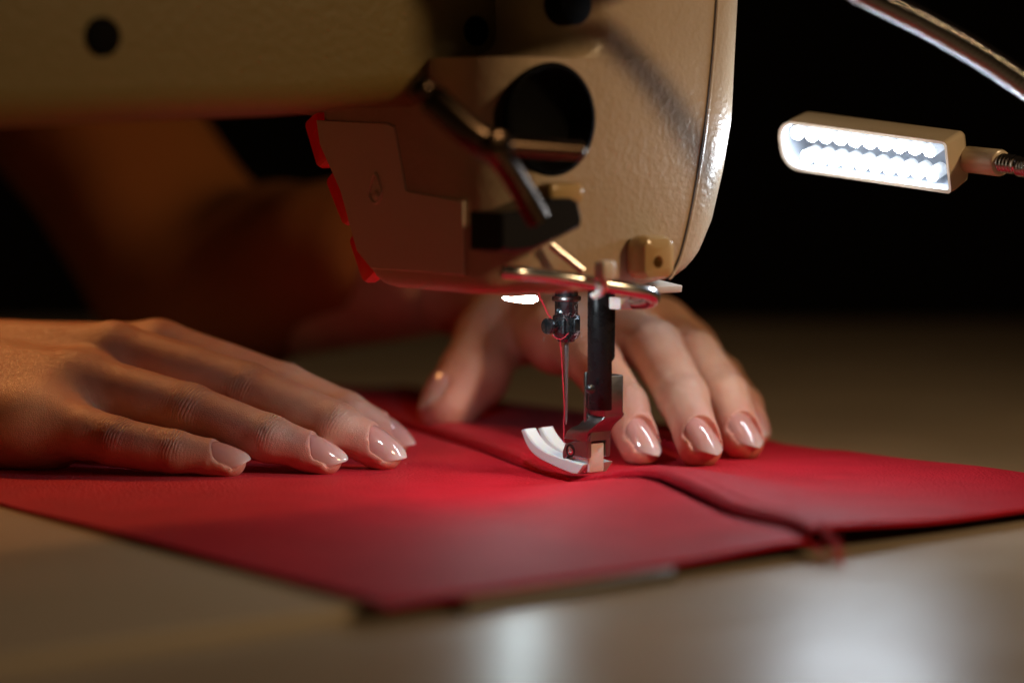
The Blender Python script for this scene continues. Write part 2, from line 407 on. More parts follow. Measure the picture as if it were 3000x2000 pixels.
def build_hand(fingers, palm, nails, lo, hi, h, kpalm=9, kf=5):
    """fingers: list of dicts(j=[4 joints], r=[..], n=dorsal dir); returns verts, faces, attrs (world mm)"""
    lo = np.array(lo, float); hi = np.array(hi, float); N = np.ceil((hi - lo) / h).astype(int)
    gx, gy, gz = [np.arange(n, dtype=np.float32) * h + o for n, o in zip(N, lo)]
    p = np.stack(np.meshgrid(gx, gy, gz, indexing='ij'), -1).astype(np.float32)
    d = None
    for (a, b, ra, rb) in palm:
        q, _ = cap_sd(p, a, b, ra, rb); d = q if d is None else smin(d, q, kpalm)
    allf = None
    for fg in fingers:
        J, R = fg['j'], fg['r']; q = None
        for i in range(len(J) - 1):
            a, b = np.array(J[i]), np.array(J[i + 1]); c, _ = cap_sd(p, a, b, R[i], R[i + 1])
            q = c if q is None else smin(q, c, fg.get('k', 2.0))
        # soft pads on the palm side of each phalanx, slight waist between joints
        for (i, t, s_, rad) in fg.get('pads', []):
            a, b = np.array(J[i]), np.array(J[i + 1]); nn = np.array(fg['n'], float); c0 = a + (b - a) * t - nn * s_
            dd = (b - a) / np.linalg.norm(b - a)
            c, _ = cap_sd(p, c0 - dd * rad * .45, c0 + dd * rad * .45, rad, rad); q = smin(q, c, 2.5)
        allf = q if allf is None else smin(allf, q, 0.7)
    d = smin(d, allf, kf)
    for nl in nails: d = nl.carve(p, d)
    del p
    v, f = surface_nets(d, lo, h)
    # light smoothing keeps voxel steps out of the highlights
    e = np.concatenate([f[:, [0, 1]], f[:, [1, 2]], f[:, [2, 3]], f[:, [3, 0]]]); cnt = np.bincount(e.ravel(), minlength=len(v))[:, None]
    for it in range(3):
        acc = np.zeros_like(v)
        for c in range(3):
            acc[:, c] = np.bincount(e[:, 0], weights=v[e[:, 1], c], minlength=len(v)) + np.bincount(e[:, 1], weights=v[e[:, 0], c], minlength=len(v))
        v = v + (acc / np.maximum(cnt, 1) - v) * .5
    wr = np.zeros((len(v), 3), np.float32); tip = np.zeros(len(v), np.float32); best = np.full(len(v), 1e9)
    for fg in fingers:
        J = [np.array(j, float) for j in fg['j']]; n0 = np.array(fg['n'], float)
        dist = np.full(len(v), 1e9)
        for i in range(len(J) - 1):
            q, _ = cap_sd(v.astype(np.float32), J[i], J[i + 1], fg['r'][i], fg['r'][i + 1]); dist = np.minimum(dist, q)
        sel = dist < best; best[sel] = dist[sel]
        al = np.zeros(len(v)); wt = np.zeros(len(v)); ac = np.zeros(len(v))
        for jn, amp, sg in ((fg.get('pip', 1), 1.0, 4.2), (fg.get('dip', 2), .8, 2.6)):
            c = J[jn]; dd = J[jn + 1] - J[jn - 1]; dd /= np.linalg.norm(dd)
            n = n0 - dd * (n0 @ dd); n /= np.linalg.norm(n); r = v - c; s_ = r @ dd; hh = r @ n; tt = r @ np.cross(n, dd)
            g = amp * (np.exp(-(s_ / sg) ** 2) + .26 * np.exp(-(s_ / 11) ** 4)) * np.clip((hh / fg['r'][jn] + .35) * 1.3, 0, 1) * (np.linalg.norm(r, axis=1) < 20)
            m = g > wt; al = np.where(m, s_ + 0.02 * tt ** 2, al); wt = np.maximum(wt, g)
        wr[sel, 0] = al[sel]; wr[sel, 2] = wt[sel]
        tp = np.exp(-(np.linalg.norm(v - J[-1], axis=1) / (fg['r'][-1] * 1.7)) ** 2); tip[sel] = tp[sel]
        # geometric crease at knuckles
    # displace a little along normals at creases
    fn = np.cross(v[f[:, 2]] - v[f[:, 0]], v[f[:, 3]] - v[f[:, 1]]); vn = np.zeros_like(v)
    for c in range(4): np.add.at(vn, f[:, c], fn)
    vn /= np.linalg.norm(vn, axis=1)[:, None] + 1e-9
    ph = wr[:, 0] * 2 * math.pi / 2.3 + np.sin(v[:, 1] * 1.1 + v[:, 0] * .6) * .7
    v = v - vn * (np.abs(np.cos(ph)) ** 6 * .2 * np.clip(wr[:, 2] - .15, 0, 1))[:, None]
    return v, f, wr, tip

def coarse(prims, lo, hi, h, k):
    lo = np.array(lo, float); hi = np.array(hi, float); N = np.ceil((hi - lo) / h).astype(int)
    ax = [np.arange(n, dtype=np.float32) * h + o for n, o in zip(N, lo)]
    p = np.stack(np.meshgrid(*ax, indexing='ij'), -1).astype(np.float32); d = None
    for (a, b, ra, rb) in prims:
        q, _ = cap_sd(p, a, b, ra, rb); d = q if d is None else smin(d, q, k)
    return surface_nets(d, lo, h)

# ================================================================== SETTING
def sheet(name, x0, x1, y0, y1, z, m, t=6):
    o = mk(name, *loft([[(x0, y0, z - t), (x1, y0, z - t), (x1, y1, z - t), (x0, y1, z - t)], [(x0, y0, z), (x1, y0, z), (x1, y1, z), (x0, y1, z)]]), m, smooth=False); return o
TZ = -3.0
tb = sheet('table_top', -1400, 1200, -560, 640, TZ, M['table'], 30); tag(tb, kind='structure')
wl = sheet('back_wall', -4000, 4000, 2600, 2640, 2600, M['wall'], 3400); tag(wl, kind='structure')

# ================================================================== SEWING MACHINE
mach = empty('sewing_machine', 'beige industrial sewing machine with its head and needle over the red fabric', 'sewing machine', (NX, NY, 0), ANG)
# bed: slab with a steel edge strip on its rear side
e1 = loc(G(1925, 1655, 0)); e0 = loc(G(1350, 1742, 0)); YR = (e1[1] + e0[1]) / 2 + 5; XR = e1[0]
bed = MB().add(*rbox(((XR - 560) / 2, (YR + 110) / 2, -3.2), (1, 0, 0), (0, 1, 0), (0, 0, 1), XR + 560, 110 - YR, 6.4, .8)).build('bed', M['bed'], mach)
_n = G(1130, 1772, 1.0); _a = G(3000, 1482, 2.0) - _n; _a[2] = 0; _a /= np.linalg.norm(_a); _pp = np.array([-_a[1], _a[0], 0])
_c = _n + _a * 50 - _pp * 0.2; _c[2] = -1.5; _la = np.array([_a @ A, _a @ B, 0]); _lb = np.array([_pp @ A, _pp @ B, 0])
MB().add(*rbox(loc(_c), _la, _lb, (0, 0, 1), 62, 5.0, 3.0, .8)).build('bed_edge_strip', M['steel'], mach)

# head: horizontal rounded sections lofted upwards
YF = -33.0
def cor(px, py, Y=YF): return PLX(px, py, Y=Y)
c0 = PL(1450, 868, -60); X0 = c0[0]; YF = c0[1]; ZB = c0[2]
sil = [(1968, 818), (2000, 800), (2030, 770), (2055, 735), (2092, 645), (2125, 500), (2150, 350), (2160, 150), (2168, 0)]
S_ = [PLX(x, y, Y=YF + 3) for x, y in sil]
szs = [ZB - .5] + [s[2] for s in S_] + [260]; sxs = [S_[0][0] - 20] + [s[0] + 6.0 for s in S_] + [S_[-1][0] + 7]
oz = [(1085, 838), (1040, 740), (990, 560), (930, 430), (922, 340)]
def opY(px, py):
    q = PLX(px, py, X=X0); return q[1], q[2]
OZ = [opY(*q) for q in oz]
ozz = [q[1] for q in OZ] + [260]; oyy = [q[0] for q in OZ] + [OZ[-1][0] + 4]
ZN_ = PLX(1300, 166, Y=YF + 12)[2]
zs = sorted(set([ZB, ZB + .6, ZB + 1.5, ZB + 3, ZB + 5] + list(np.linspace(ZB + 7, 112, 22)) + list(np.linspace(113, ZN_, 5)) + [ZN_ + .02, ZN_ + .3, ZN_ + .8] + list(np.linspace(ZN_ + 1.5, 140, 14)) + [150, 180, 230]))
X0hi = PLX(1452, 60, Y=YF + 29)[0]; ZN = PLX(1300, 166, Y=YF + 12)[2]
rings = []; PX0 = []
for z in zs:
    ins = 3.5 * (1 - math.sqrt(max(0, 1 - (1 - min((z - ZB) / 5, 1)) ** 2)))
    x1 = np.interp(z, szs, sxs) - ins * .3; y1 = np.interp(z, ozz, oyy) - ins
    t = np.clip((z - ZN) / 6.5, 0, 1); t = 0 if z <= ZN else .42 + .58 * math.sqrt(max(0, 1 - (1 - t) ** 2)); x0 = X0 + ins + (X0hi - X0) * t
    rr = [min(20, 18) - ins * .5, 17, 15, 7.0]
    rings.append([(p[0], p[1], z) for p in rrect(x0, x1, YF + ins * .5, y1, rr, 9)]); PX0.append((z, x0, x1, y1))
head = mk('head', *loft(rings), M['enamel'], mach, sharp=50)

def cut(obj, v, f):
    c = mk('cutter', v, f, M['black'], obj.parent, smooth=False)
    bpy.context.view_layer.update()
    md = obj.modifiers.new('b', 'BOOLEAN'); md.operation = 'DIFFERENCE'; md.object = c; md.solver = 'EXACT'
    dg = bpy.context.evaluated_depsgraph_get(); me = bpy.data.meshes.new_from_object(obj.evaluated_get(dg))
    obj.modifiers.clear(); old = obj.data; obj.data = me; me.name = obj.name
    bpy.data.objects.remove(c); me.polygons.foreach_set('use_smooth', [True] * len(me.polygons))
    me.set_sharp_from_angle(angle=math.radians(38))
# big round opening on the rear face with a black dished plug
hc = PLX(1618, 350, Y=YF); hw = 20.0
hw = (PLX(1747, 350, Y=YF)[0] - PLX(1485, 350, Y=YF)[0]) / 2; hh_ = (PLX(1618, 185, Y=YF)[2] - PLX(1618, 515, Y=YF)[2]) / 2; hr = (hw + hh_) / 2
cut(head, *cyl((hc[0], YF - 12, hc[2]), (hc[0], YF + 14, hc[2]), hr, 64, .01))
dish = []
for (dy, q) in ((-1.0, hr - 0.1), (-1.6, hr - 1.2), (.2, hr - 2.0), (5, hr - 3.6), (8, hr - 8), (9, .1)):
    dish.append([(hc[0] + q * math.cos(2 * math.pi * j / 56), YF + 1.2 + dy + 0 * j, hc[2] + q * math.sin(2 * math.pi * j / 56)) for j in range(56)])
v_, f_ = loft(dish); mk('round_plug', v_, f_[:-2] + f_[-1:], M['pitch'], mach)
rim = []
for k in range(9):
    a = 2 * math.pi * k / 8; rim.append([(hc[0] + (hr + .5 + .5 * math.cos(a)) * math.cos(t), YF + .1 + .5 * math.sin(a), hc[2] + (hr + .5 + .5 * math.cos(a)) * math.sin(t)) for t in np.linspace(0, 2 * math.pi, 56, endpoint=False)])
# upper holes: black discs paint the shade inside them
for (px, py, rp, Y) in ((1395, 92, 44, YF + 29), (1682, 12, 62, YF)):
    q = PLX(px, py, Y=Y - .3); r = rp / 10.8
    MB().add(*cyl((q[0], Y - 1.2, q[2]), (q[0], Y + 6, q[2]), r, 32, .6)).build('dark_hole_disc', M['pitch'], mach)
# joint line between casting and face plate
jl = [(2097, 0), (2086, 150), (2068, 330), (2050, 460), (2022, 620), (1993, 740), (1968, 800), (1955, 816)]
jp = catmull([PLX(x, y, Y=YF + .05) for x, y in jl], 8)
mk('joint_line', *tube(jp, .38, 8), M['seam_dark'], mach)
# face plate bead just outside the joint
mk('face_plate_edge', *tube([q + np.array([.9, .25, 0]) for q in jp], .55, 8), M['enamel'], mach)
# inner cover panel: stepped plate on the inner face (normal -X)
pan = [(924, 352), (1142, 362), (1158, 372), (1193, 556), (1200, 560), (1452, 592), (1452, 858), (1090, 828), (1048, 735), (1000, 560), (940, 425)]
pts = [PLX(x, y, X=X0) for x, y in pan]
poly = [(q[1], q[2]) for q in pts]; yc = np.mean([p[0] for p in poly])
inset = []
for (a, b) in poly: inset.append((min(max(a, YF + 13), np.interp(b, ozz, oyy) - 1.2), max(b, ZB + 5)))
cov = mk('side_cover', *prism(inset, (X0 + .2, 0, 0), (0, 1, 0), (0, 0, 1), (-1, 0, 0), .7, .3), M['cover'], mach, sharp=30)
# moulded droplet symbol on the cover
ic = PLX(1100, 545, X=X0 - .6)
def ipt(dx, dy): return ic + np.array([-.15, -dx * .1, -dy * .1])   # dx,dy photo pixels
drop = []
for k in range(28):
    a = 2 * math.pi * k / 28; r_ = 30; x = r_ * math.sin(a); y = 18 - r_ * math.cos(a) * (1.0 if math.cos(a) < 0 else 1.75)
    drop.append(ipt(x * (1 if math.cos(a) < 0 else (1 - .55 * math.cos(a))), y))
ds = MB(); ds.add(*tube(drop + [drop[0]], .42, 8, cap=False))
ds.add(*sphere(ipt(5, 28), 1.6, 12, 8, (1, 0, 0), .3)); ds.build('droplet_symbol', M['cover'], mach)
# three red operator buttons on the operator side, seen past the silhouette
for (ya, yb, xa, xb) in ((348, 500, 888, 930), (516, 668, 950, 1006), (688, 836, 1018, 1064)):
    pa = PLX(xa, ya + 8, X=X0 + 2); pb = PLX(xb - 2, yb - 8, X=X0 + 2)
    u = pb - pa; L = np.linalg.norm(u); u /= L; n_ = np.array([0, -u[2], u[1]]) * (-1 if -u[2] < 0 else 1); n_ = np.cross((1, 0, 0), u); n_ = n_ if n_[1] > 0 else -n_
    c = (pa + pb) / 2 - n_ * 2.8 + np.array([3.2, 0, 0])
    MB().add(*rbox(c, u, n_, (1, 0, 0), L + .5, 8.0, 6, 1.9, 6)).build('control_button', M['redbtn'], mach)

# arm: sections across X running away to the left
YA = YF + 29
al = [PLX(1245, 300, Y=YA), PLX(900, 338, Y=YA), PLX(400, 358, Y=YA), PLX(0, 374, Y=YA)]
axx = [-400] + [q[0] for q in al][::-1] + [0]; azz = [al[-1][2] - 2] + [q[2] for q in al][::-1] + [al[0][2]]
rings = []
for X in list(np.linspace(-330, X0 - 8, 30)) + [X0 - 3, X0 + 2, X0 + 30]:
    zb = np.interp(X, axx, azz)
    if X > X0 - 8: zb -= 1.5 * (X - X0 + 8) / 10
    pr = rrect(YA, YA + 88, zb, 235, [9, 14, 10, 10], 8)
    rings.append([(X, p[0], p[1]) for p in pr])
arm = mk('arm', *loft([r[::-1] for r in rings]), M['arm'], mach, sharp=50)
q = PLX(300, 108, Y=YA); MB().add(*cyl((q[0], YA - 1.0, q[2]), (q[0], YA + 6, q[2]), 4.9, 32, .7)).build('dark_hole_disc', M['pitch'], mach)  # arm's bolt hole, its inner shade painted as a black disc

# presser lifter lever (nearer the camera than the head)
lv = [PL(*q) for q in ((1236, 262, -100), (1300, 322, -100), (1370, 385, -99), (1432, 425, -97))]
lv2 = [PL(*q) for q in ((1432, 425, -97), (1480, 480, -92), (1530, 560, -86), (1575, 640, -82))]
lm = MB(); lm.add(*tube(catmull(lv, 8), [2.6] * 4 + [3.1] * 21, 16, flat=1.25)); lm.add(*sphere(lv[0], 3.4))
lm.add(*tube(catmull(lv2, 8), 2.9, 16, flat=1.2)); lev = lm.build('presser_lifter_lever', M['brownmetal'], mach)
h0 = PL(1432, 425, -97); MB().add(*cyl(h0 + np.array([0, 5, 0]), h0 - np.array([0, 5.5, 0]), 3.8, 28, 1.2)).build('hub', M['brownmetal'], lev)
r0 = PL(1445, 425, -92); r1 = PL(1690, 442, -78)
rm = MB(); rm.add(*tube([r0, r1], [2.7, 2.3], 16)); rm.add(*sphere(r1, 2.5)); rm.build('release_pin', M['brownmetal'], lev)
# black micro-switch block
bp_ = [(1462, 622), (1525, 616), (1608, 582), (1668, 580), (1690, 590), (1702, 640), (1698, 665), (1560, 735), (1500, 742), (1462, 735)]
pts = [PLX(x, y, Y=YF - 12) for x, y in bp_]
mk('switch_block', *prism([(q[0], q[2]) for q in pts], (0, YF - 13, 0), (1, 0, 0), (0, 0, 1), (0, 1, 0), 14, .9), M['black'], mach, sharp=30)
q = PLX(1640, 565, Y=YF - 5); MB().add(*rbox(q, (1, 0, 0), (0, 1, 0), (0, 0, 1), 12, 7, 5.5, 1.5)).build('switch_bracket', M['boss'], mach)
# finger-guard rod running along under the rear of the head, thin linkage and cable tie
gr = [PL(*q) for q in ((1470, 795, -62), (1530, 800, -60), (1640, 812, -52), (1760, 832, -46), (1840, 846, -42), (1890, 856, -38), (1912, 868, -34), (1900, 882, -30), (1860, 884, -24))]
gp = catmull(gr, 8)
mk('guard_rod', *tube(gp, [1.7 + .5 * math.sin(min(i / 64, 1) * math.pi / 2) for i in range(len(gp))], 18), M['chrome'], mach)
mk('linkage_rod', *tube([PL(1612, 716, -52), PL(1706, 792, -50)], 1.15, 14), M['chrome'], mach)
q = PL(1772, 792, -50)
ct = MB(); ct.add(*rbox(q, (1, 0, 0), (0, 1, 0), (0, 0, 1), 5.0, 4.6, 5.4, 1.2)); ct.add(*tube(catmull([PL(1768, 812, -52), PL(1772, 835, -51), PL(1760, 858, -48), PL(1738, 868, -42)], 6), 1.0, 10, flat=.5))
ct.build('cable_tie', M['nylon'], mach)
# boss with threaded hole
q = PLX(1938, 756, Y=YF - 8); bc = np.array([q[0], YF - 3.4, q[2]])
bs = MB().add(*rbox(bc, (1, 0, 0), (0, 0, 1), (0, 1, 0), 12.6, 12.4, 9.5, 3.2, 6)).build('threaded_boss', M['boss'], mach)
hq = PLX(1928, 768, Y=YF - 8.1); cut(bs, *cyl((hq[0], YF - 14, hq[2]), (hq[0], YF - 1, hq[2]), 1.75, 28, .01))
MB().add(*cyl((hq[0], YF - 2.2, hq[2]), (hq[0], YF - 1.2, hq[2]), 1.9, 20, .1)).build('hole_bottom', M['black'], bs)
# clear plate and clear plastic module under the head
q = PL(1928, 838, -8)
MB().add(*rbox(q + np.array([0, 2, -.2]), (1, 0, 0), (0, 1, .12), (0, -.12, 1), 12.5, 11, 2.0, .3)).build('plastic_guard', M['whitepl'], mach)
q = PL(1848, 886, -20); md_ = MB(); md_.add(*rbox(q - np.array([2.6, 0, 0]), (1, 0, 0), (0, 1, 0), (0, 0, 1), 7, 5, 3.4, .4))
for k in range(5): md_.add(*sphere(q + np.array([1.5 + 1.7 * k, -1.2, .4 - .12 * k]), .95, 10, 7))
md_.add(*rbox(q + np.array([4.5, .6, 0]), (1, 0, 0), (0, 1, 0), (0, 0, 1), 8, 4, 3.0, .4)); md_.build('sensor_module', M['nylon'], mach)
# built-in LED under the head
lq = [PL(*k) for k in ((1450, 866, -34), (1500, 869, -34), (1572, 866, -34), (1576, 875, -34), (1560, 879, -34), (1530, 880, -34), (1495, 876, -34), (1470, 871, -34))]
yy = lq[0][1]
q = (lq[1] + lq[3]) / 2
MB().add(*prism([(k[0] - lq[0][0], k[2]) for k in lq], (lq[0][0], q[1] - 2.0, -.4), (1, 0, 0), (0, 0, 1), (0, 1, 0), 4, .2)).build('built_in_light', M['built_led'], mach)

# ---- needle bar assembly (machine frame: needle at 0,0)
def Z3(zx, zy): return (1450 + zx / 2.412, 800 + zy / 2.412)
def zz(zy, y=0): return P(1655, 800 + zy / 2.412, y)[2]
nb = MB(); nb.add(*cyl((0, 0, zz(300)), (0, 0, 80), 3.4, 40, .2)); nb_o = nb.build('needle_bar', M['blued'], mach)
MB().add(*cyl((0, 0, zz(197)), (0, 0, zz(160)), 4.25, 40, .4)).build('bushing', M['nickel'], nb_o)
# clamp body: octagonal-ish collar with V slot and lower cup
ck = MB()
def ring_at(z, r, slot=0.0):
    out = []
    for j in range(64):
        a = 2 * math.pi * j / 64; rr = r
        da = (a - math.radians(278) + math.pi) % (2 * math.pi) - math.pi
        if abs(da) < .25: rr = r - slot
        out.append((rr * math.cos(a - ANG), rr * math.sin(a - ANG), z))
    return out
z1, z2 = zz(296), zz(462)
ck.add(*loft([ring_at(z1, 3.45), ring_at(z1 - .05, 3.8), ring_at(z1 - .35, 4.0, .7), ring_at((z1 + z2) / 2, 4.0, .7), ring_at(z2 + 1.5, 4.0, .9), ring_at(z2 + .5, 3.5, .3), ring_at(z2, 3.2)]))
ck.add(*cyl((0, 0, zz(484)), (0, 0, z2 + .3), 2.55, 32, .3, 2.9))
ck.build('needle_clamp', M['blued'], nb_o, sharp=25)
# rounded raised lugs on the clamp
lg = MB()
for ang_, zc, hw_ in ((238, (z1 + z2) / 2 + .3, 1.7), (318, (z1 + z2) / 2 + .4, 1.3)):
    a = math.radians(ang_) - ANG; c = np.array([math.cos(a) * 3.6, math.sin(a) * 3.6, zc]); n_ = np.array([math.cos(a), math.sin(a), 0]); t_ = np.array([-math.sin(a), math.cos(a), 0])
    lg.add(*rbox(c, t_, (0, 0, 1), n_, 2 * hw_, 4.8, 1.5, .45, 5))
lg.build('clamp_lug', M['blued'], nb_o)
sa = loc(P(*Z3(376, 374), -5.2)); sb = loc(P(*Z3(455, 372), -2.2)); sd = (sb - sa) / np.linalg.norm(sb - sa)
sc = MB(); sc.add(*cyl(sa - sd * .8, sa + sd * .8, 2.3, 36, .3)); sc.add(*cyl(sa + sd * .8, sb + sd * 2, 1.35, 24, .1))
scr = sc.build('clamp_screw', M['blued'], nb_o)
cut(scr, *rbox(sa - sd * 1.2, (0, 0, 1) + np.cross(sd, (0, 0, 1)) * .0, np.cross(sd, (0, 0, 1)), sd, 7, .4, 1.5, .02))
cut(nb_o, *cyl(loc(P(*Z3(443, 268), -12)), loc(P(*Z3(455, 268), 1)), .75, 20, .01))
# needle: shank, cone, blade with groove and eye
nz_ = [(478, .72), (612, .72), (625, .66), (700, .55), (860, .45), (975, .40), (985, .33), (1008, .33), (1016, .40), (1045, .26), (1066, .12), (1074, .03)]
M['needle'] = mat('needle_steel', (0.42, 0.43, 0.45), 0.3, 0.9)
ndl = mk('needle', *loft([[(r * math.cos(2 * math.pi * j / 20), r * math.sin(2 * math.pi * j / 20), zz(y)) for j in range(20)] for y, r in nz_]), M['needle'], nb_o)

# ---- presser bar and foot
PYm = -15.5
for _ in range(20):
    w_ = wor((0, PYm, 70)); px = 1500 + F * w_[0] / (w_[1] + DC); PYm += (px - 1762.5) * .02
PXm = 0.0; dP = wor((PXm, PYm, 0))[1]
def zp(zy): return P(1760, 800 + zy / 2.412, dP)[2]
RB = 3.95
pb = mk('presser_bar', *cyl((PXm, PYm, zp(962)), (PXm, PYm, 84), RB, 48, .3), M['gunbar'], mach)
# milled flat on the outer side, so the bar narrows above the foot
zf = zp(590)
fl = [(PXm + RB * .28, PYm - 8, zp(1000)), (PXm + 9, PYm - 8, zp(1000)), (PXm + 9, PYm + 8, zp(1000)), (PXm + RB * .28, PYm + 8, zp(1000))]
fl2 = [(a, b, zp(655)) for a, b, _ in fl]; fl3 = [(a + (2.6 if i in (0, 3) else 0), b, zp(590)) for i, (a, b, _) in enumerate(fl)]
def nring(x0_, z_): return [(x0_, PYm - 8, z_), (PXm + 9, PYm - 8, z_), (PXm + 9, PYm + 1.0, z_), (x0_, PYm + 1.0, z_)]
cut(pb, *loft([nring(PXm + .65, zp(1000)), nring(PXm + .65, zp(618)), nring(PXm + 3.6, zp(572))]))
# foot bracket: shank with forked slot round the bar, curved ankle, hinge block.  local: u along +Y (toe), w along +X
def fp(zx, zy, Y=None, X=None): return PLX(*Z3(zx, zy), X=X, Y=Y)
zt = zp(718); zm = zp(1040)
ft = MB()
XL = fp(641, 900, Y=PYm + 4.2)[0]; XRr = fp(918, 900, Y=PYm - 3.4)[0]; XI = fp(785, 900, Y=PYm - 3.4)[0]
# outer slab (right block in the photo)
zb_ = fp(840, 1085, Y=PYm - 3.4)[2]
ft.add(*rbox(((XI - 1.2 + XRr) / 2, PYm + .4, (zt + zp(1006)) / 2), (1, 0, 0), (0, 1, 0), (0, 0, 1), XRr - XI + .3, 7.6, zt - zp(1006), .5, 5))
# back web holding the bar, and left prong of the fork
ft.add(*rbox(((XL + XI) / 2, PYm + 3.75, (zt + zm) / 2 - .3), (1, 0, 0), (0, 1, 0), (0, 0, 1), XI - XL + 1.5, 1.1, zt - zm + 2, .3))
foot = ft.build('presser_foot', M['nickel'], mach, sharp=30)
# ankle: side profile in (Y,z) extruded across X
def pz(zy, Y): return fp(700, zy, Y=Y)[2]
hx0 = fp(660, 1240, Y=PYm + 1.0)[0]
Yh = PYm + 2.5   # rear plane of the hinge block
HX0 = fp(650, 1240, Y=Yh)[0]; HX1 = fp(818, 1240, Y=Yh)[0]
YT = PLX(*Z3(474, 1250), X=HX0)[1]
z_b = fp(650, 1312, Y=Yh)[2]; ch_w = 1.7; z_s = fp(660, 1130, Y=Yh)[2]
lv_ = [(1000, 785, 918, -3.4), (1015, 780, 915, -3.4), (1032, 764, 903, -3.2), (1050, 742, 884, -2.6), (1068, 722, 864, -1.8), (1088, 700, 847, -.8), (1110, 674, 834, .4), (1135, 655, 826, 1.5), (1160, 647, 820, 2.3), (1190, 645, 818, 2.5)]
fc_ = [(1000, 628), (1015, 626), (1032, 622), (1050, 613), (1068, 602), (1088, 588), (1110, 545), (1135, 518), (1160, 502), (1190, 490), (1222, 478), (1250, 474), (1290, 478), (1308, 500)]
def yfr(zy, X): return PLX(*Z3(np.interp(zy, [a for a, _ in fc_], [b for _, b in fc_]), zy), X=X)[1]
rings = []
for zy, xl, xr, yo in lv_:
    a = fp(xl, zy, Y=PYm + yo); b = fp(xr, zy, Y=PYm + yo); x0 = min(a[0], HX0 + 1.2) if zy > 1085 else a[0]
    x0 = a[0] if zy <= 1000 else a[0]
    yf = max(min(yfr(zy, HX0), PYm + 4.4) if zy <= 1040 else yfr(zy, HX0), PYm + 3.6)
    rings.append([(p[0], p[1], a[2]) for p in rrect(x0, b[0], PYm + yo, yf, .5, 4)])
an = MB(); an.add(*loft(rings))
# saddle on the toe side that carries the web and closes the slot's rounded end
sd_ = []
for zy in (1015, 1032, 1050, 1068, 1088, 1110, 1135, 1160, 1190):
    zc_ = fp(700, zy, Y=PYm)[2]; yf = max(yfr(zy, HX0), PYm + 3.4); t_ = np.interp(zy, [1015, 1088, 1135, 1190], [0, .35, .85, 1])
    sd_.append([(p[0], p[1], zc_) for p in rrect(XL + (HX0 - XL) * t_, HX1 - 1, PYm + np.interp(zy, [1015, 1035, 1060, 1110], [3.2, 1.5, -.5, 1.2]), yf, .45, 4)])
an.add(*loft(sd_))
prof = [(yfr(zy, HX0), pz(zy, yfr(zy, HX0))) for zy in (1180, 1200, 1225, 1250, 1275, 1292, 1300)]
prof = [(Yh, z_s - 1.5)] + prof + [(YT - 2.2, z_b + .25), (Yh + .5, z_b), (Yh, z_b + .5)]
an.add(*prism(prof, (HX0, 0, 0), (0, 1, 0), (0, 0, 1), (1, 0, 0), 1.9, .3))
an.add(*prism(prof, (HX1 - 1.7, 0, 0), (0, 1, 0), (0, 0, 1), (1, 0, 0), 1.7, .3))
an.build('ankle', M['nickel'], foot, sharp=30); ch_w = 1.7
# hinge pin in the left cheek
pc = PLX(*Z3(534, 1252), X=HX0)
pin = MB(); pin.add(*cyl((HX0 - .12, pc[1], pc[2]), (HX0 + 1.2, pc[1], pc[2]), 1.3, 28, .2)); pino = pin.build('hinge_pin', M['chrome'], foot)
rg = []
for k in range(9):
    a = 2 * math.pi * k / 8; rg.append([(HX0 - .02 + .22 * math.sin(a), pc[1] + (1.65 + .3 * math.cos(a)) * math.cos(t), pc[2] + (1.65 + .3 * math.cos(a)) * math.sin(t)) for t in np.linspace(0, 2 * math.pi, 32, endpoint=False)])
mk('pin_recess', *loft(rg, cap=False), M['black'], foot)
cut(pino, *rbox((HX0 - .2, pc[1], pc[2]), (0, .6, .8), (0, -.8, .6), (1, 0, 0), 1.5, .4, .7, .02))
cut(pino, *rbox((HX0 - .2, pc[1], pc[2]), (0, -.8, .6), (0, .6, .8), (1, 0, 0), 1.5, .4, .7, .02))
# set screw on the bar
q = fp(678, 818, Y=PYm - RB + .2); MB().add(*cyl((q[0], PYm - RB - .5, q[2]), (q[0], PYm - RB + 1.4, q[2]), 1.3, 28, .45)).build('set_screw', M['blued'], foot)
# shadow gap under the bar end (rounded end of the slot)
# white sole: side profile in (Y,z), two prongs
SH = fp(590, 1420, Y=-9.5); SX0 = SH[0]; Yq = -9.5
SX1 = fp(800, 1360, Y=Yq)[0]
# profile from the photo, left prong outer face X=SX0
low = [(585, 1422), (540, 1416), (450, 1380), (380, 1347), (310, 1310), (250, 1258), (210, 1192), (182, 1108)]
up_ = [(207, 1100), (243, 1160), (290, 1215), (360, 1262), (430, 1290), (520, 1318), (630, 1352)]
LP = [PLX(*Z3(*k), X=SX0) for k in low]; UP = [PLX(*Z3(*k), X=SX0) for k in up_]
prof = [(q[1], q[2]) for q in LP] + [(q[1], q[2]) for q in UP]
def dense(pl, n=4):
    o = [np.array([*p, 0]) for p in pl]; return [(q[0], q[1]) for q in catmull(o, n)]
ptop = [(q[1], q[2]) for q in UP]; plow = [(q[1], q[2]) for q in LP]
prof = dense(plow) + dense(ptop)
W_ = SX1 - SX0; so = MB()
so.add(*prism(prof, (SX0, 0, 0), (0, 1, 0), (0, 0, 1), (1, 0, 0), W_ * .41, .35))
so.add(*prism(prof, (SX0 + W_ * .57, 0, 0), (0, 1, 0), (0, 0, 1), (1, 0, 0), W_ * .41, .35))
# joined heel
hl = [p for p in prof if p[0] < 3.0]
so.add(*prism([(a, b + .02) for a, b in hl], (SX0 + .5, 0, 0), (0, 1, 0), (0, 0, 1), (1, 0, 0), W_ - 1, .2))
